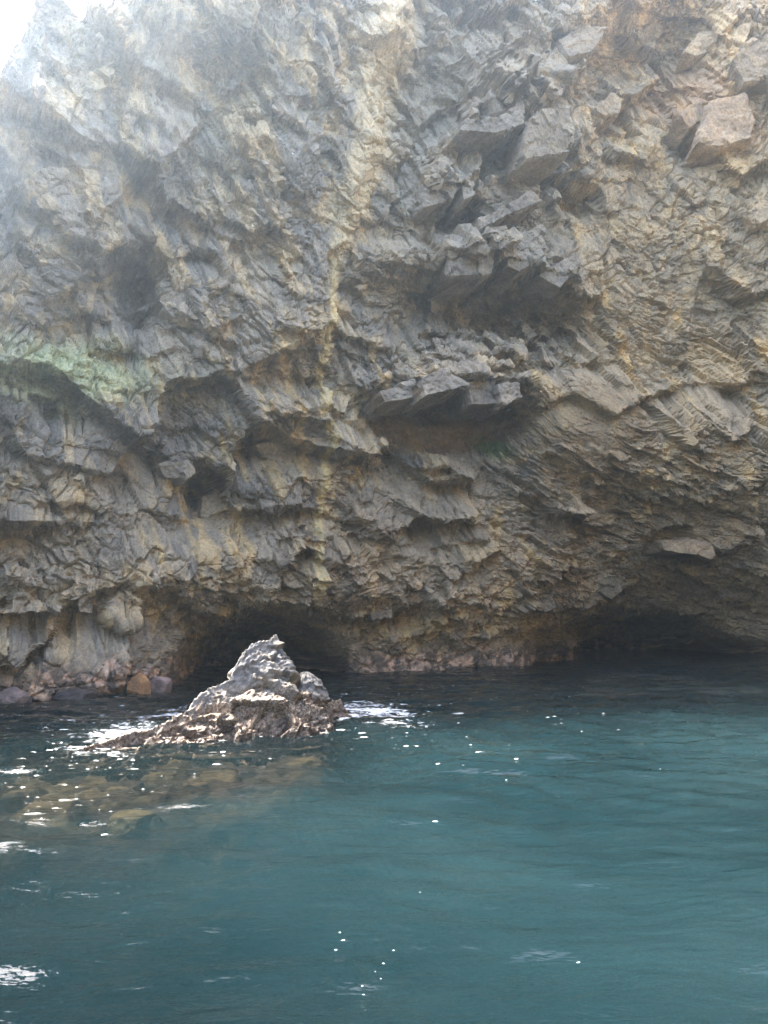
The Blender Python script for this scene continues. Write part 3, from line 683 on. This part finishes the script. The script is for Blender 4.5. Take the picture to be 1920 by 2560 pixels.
# outer columns widen to the edge of the sheet
outc = np.array([0.15, 0.5, 1.0]); 
Lx = WX[:, :1] + (-118 - WX[:, :1]) * outc[::-1][None]; Rx = WX[:, -1:] + (118 - WX[:, -1:]) * outc[None]
WX = np.concatenate([Lx, WX, Rx], 1); WY = np.broadcast_to(ys, WX.shape)
WZ = wave(WX, WY)
rz = reef_z(WX, WY)
opac = 1 - np.exp(-0.9 * np.maximum(-rz, 0))
uw, vw = proj(np.stack([WX, WY, WZ], -1)); far = WY < 2
# foam: distance to the stack on the water, and wave-borne streaks behind it
ra = (WX - A0[0]) * rd[0] + (WY - A0[1]) * rd[1]; rb = -((WX - A0[0]) * rn[0] + (WY - A0[1]) * rn[1])
edge = np.where(rb < 0, np.interp(ra, sa, np.maximum(sp[:, 2], 0)) / 1.15, np.interp(ra, sa, np.maximum(sp[:, 2], 0)) / 1.5)
dst = np.maximum(np.abs(rb) - edge, 0) + np.maximum(sa[2] - ra, 0) + np.maximum(ra - sa[-3], 0)
foam = 0.55 * np.exp(-(dst / 0.26) ** 2)
foam += 0.72 * blob(uw, vw, 390, 1806, 190, 30, -17, 1.5) + 0.72 * blob(uw, vw, 925, 1775, 140, 30, 8, 1.5)
foam += 0.55 * blob(uw, vw, 300, 1885, 150, 24, 5, 1.5) + 0.35 * blob(uw, vw, 180, 1825, 190, 45, -12, 1.5)
foam += 0.35 * blob(uw, vw, 880, 1735, 120, 14, 0, 1.5) + 0.28 * blob(uw, vw, 1000, 1830, 160, 40, 0, 1.5)
zr = np.argmin(np.abs(PC[..., 2]), axis=0); shore = PC[zr, np.arange(NS)][::2, :2]
wk = np.where((WY.ravel() > 15) & (WY.ravel() < 46) & (np.abs(WX.ravel()) < 26))[0]
wxy = np.stack([WX.ravel()[wk], WY.ravel()[wk]], 1).astype(np.float32); dsh = np.full(len(wk), 9.0, np.float32)
for k in range(0, len(shore), 6):
    dsh = np.minimum(dsh, np.min([np.hypot(wxy[:, 0] - q[0], wxy[:, 1] - q[1]) for q in shore[k:k + 6].astype(np.float32)], axis=0))
ff = np.zeros(WX.size); ff[wk] = 0.5 * np.exp(-(dsh / 0.28) ** 2); foam += ff.reshape(WX.shape) * (0.5 + 0.5 * sstep(0.0, 0.3, fbm(WX / 2.5, WY / 2.5, 721, 2)))
foam *= ~far * 1.0
streak = fbm(WX / 1.3 + WY * 0.3, WY / 0.35, 720, 3, 0.6)
foam = np.clip(foam * (0.75 + 0.7 * streak), 0, 1)
water = grid_mesh('water', np.stack([WX, WY, WZ], -1), M_WATER, attrs={'opacity': opac.ravel(), 'foam': foam.ravel()})
tag(water, 'rippled dark teal sea water in front of the cliff', None, None, 'structure')

# loose foam flecks floating on the water: too many to count
rng = np.random.RandomState(12)
fl = []
for cu_, cv_, su, sv, nfl in ((250, 1790, 200, 30, 200), (900, 1785, 90, 26, 160), (1120, 1800, 200, 55, 130), (120, 1950, 150, 60, 60), (950, 1725, 300, 12, 70), (1000, 2440, 150, 60, 4), (1500, 1900, 300, 120, 18), (300, 1890, 200, 40, 90)):
    fl.append(np.c_[rng.normal(cu_, su, nfl), rng.normal(cv_, sv, nfl)])
fl = np.vstack(fl + [[[304, 2332], [958, 2412], [952, 2448], [938, 2433], [906, 2462], [984, 2380], [850, 2340]]])
fl = fl[(fl[:, 1] > 1690 + (960 - fl[:, 0]) * 0.06) & (fl[:, 0] > -40) & (fl[:, 0] < 1960)]
fp = on_water(fl[:, 0], fl[:, 1])
V, T = [], []
for k, p in enumerate(fp):
    big_ = k >= len(fp) - 7
    r0 = rng.lognormal(-4.3, 0.6) * (0.8 + 0.03 * p[1]) if not big_ else rng.uniform(0.008, 0.02)
    sx_ = rng.uniform(1.2, 3.2) if not big_ else 1.2
    nseg = 9; b0 = len(V)
    wz0 = float(wave(np.array([p[0]]), np.array([p[1]]))[0])
    rads = rng.uniform(0.7, 1.15, nseg)
    V.append((p[0], p[1], wz0 + r0 * 0.05 + 0.0015))
    for a in range(nseg):
        th = 2 * math.pi * a / nseg
        V.append((p[0] + math.cos(th) * r0 * rads[a] * sx_, p[1] + math.sin(th) * r0 * rads[a], wz0 - 0.006))
    T += [(b0, b0 + 1 + a, b0 + 1 + (a + 1) % nseg) for a in range(nseg)]
mt, n, l, out = new_mat('foam_white'); b = n.new('ShaderNodeBsdfPrincipled'); b.inputs['Base Color'].default_value = (.8, .83, .84, 1); b.inputs['Roughness'].default_value = 0.6
tcn = n.new('ShaderNodeTexCoord'); nn = noise_node(n, l, tcn.outputs['Object'], 40, 3); l.new(ramp(n, l, nn.outputs[0], [(0.3, (.4, .44, .45)), (0.6, (.6, .62, .62))]).outputs[0], b.inputs['Base Color']); l.new(b.outputs[0], out.inputs[0])
fo_ = quad_mesh('sea_foam', np.array(V), np.array(T), mt, None, True)
tag(fo_, 'white foam flecks scattered on the teal water', 'foam', None, 'stuff')

# ------------------------------------------------------------------ grass clump on the ledge below the smooth recess
i, j = np.unravel_index(np.argmin((uc - 1240) ** 2 + (vc - 1122) ** 2), uc.shape)
g0 = PC[i, j]
rng = np.random.RandomState(4); V, T = [], []
for k in range(420):
    a = rng.normal(0, 0.42); hgt = rng.uniform(0.12, 0.34); th = rng.uniform(0, 6.28); w_ = 0.02
    p = np.array([a, -0.10 - abs(rng.normal(0, 0.22)), rng.normal(0, 0.12) - 0.15 * abs(a)])
    d = np.array([math.cos(th) * 0.5, -0.5 + math.sin(th) * 0.3, 0.9]) * hgt; s_ = np.array([math.sin(th), math.cos(th), 0]) * w_
    b0 = len(V); V += [p - s_, p + s_, p + d * 0.6 + s_ * 0.7, p + d * 0.6 - s_ * 0.7, p + d + np.array([0, -0.06, -0.08])]
    T += [(b0, b0 + 1, b0 + 2), (b0, b0 + 2, b0 + 3), (b0 + 3, b0 + 2, b0 + 4)]
mt, n, l, out = new_mat('grass_green'); b = n.new('ShaderNodeBsdfPrincipled'); b.inputs['Roughness'].default_value = 0.7
tcn = n.new('ShaderNodeTexCoord'); nn = noise_node(n, l, tcn.outputs['Object'], 5, 3); l.new(ramp(n, l, nn.outputs[0], [(0.3, (.06, .11, .045)), (0.7, (.2, .26, .12))]).outputs[0], b.inputs['Base Color']); l.new(b.outputs[0], out.inputs[0])
gr = quad_mesh('grass_clump', np.array(V), np.array(T), mt, None, False)
gr.location = g0
tag(gr, 'small green grass clump growing on the ledge below the smooth recess', 'grass')

# ------------------------------------------------------------------ haze box, added to imitate window glare at upper left
zt = float(PCc[..., 2].max()) + 1.0
bm = bmesh.new(); bmesh.ops.create_cube(bm, size=1.0)
for q in bm.verts: q.co = Vector((q.co.x * 260, -15 + q.co.y * 240, -7.0 + (q.co.z + 0.5) * (zt + 7.0)))
me = bpy.data.meshes.new('glare_haze'); bm.to_mesh(me); bm.free()
mt, n, l, out = new_mat('glow_haze'); pv = n.new('ShaderNodeVolumePrincipled')
pv.inputs['Color'].default_value = (.72, .87, 1.0, 1); pv.inputs['Density'].default_value = 0.0018; pv.inputs['Anisotropy'].default_value = 0.84
l.new(pv.outputs[0], out.inputs['Volume']); me.materials.append(mt)
hz = bpy.data.objects.new('glare_haze', me); COL.objects.link(hz)
tag(hz, 'thin haze added to give the glow at upper left', None, None, 'stuff')
print('TRIS', sum(len(o.data.polygons) * 2 for o in sc.objects if o.type == 'MESH'))
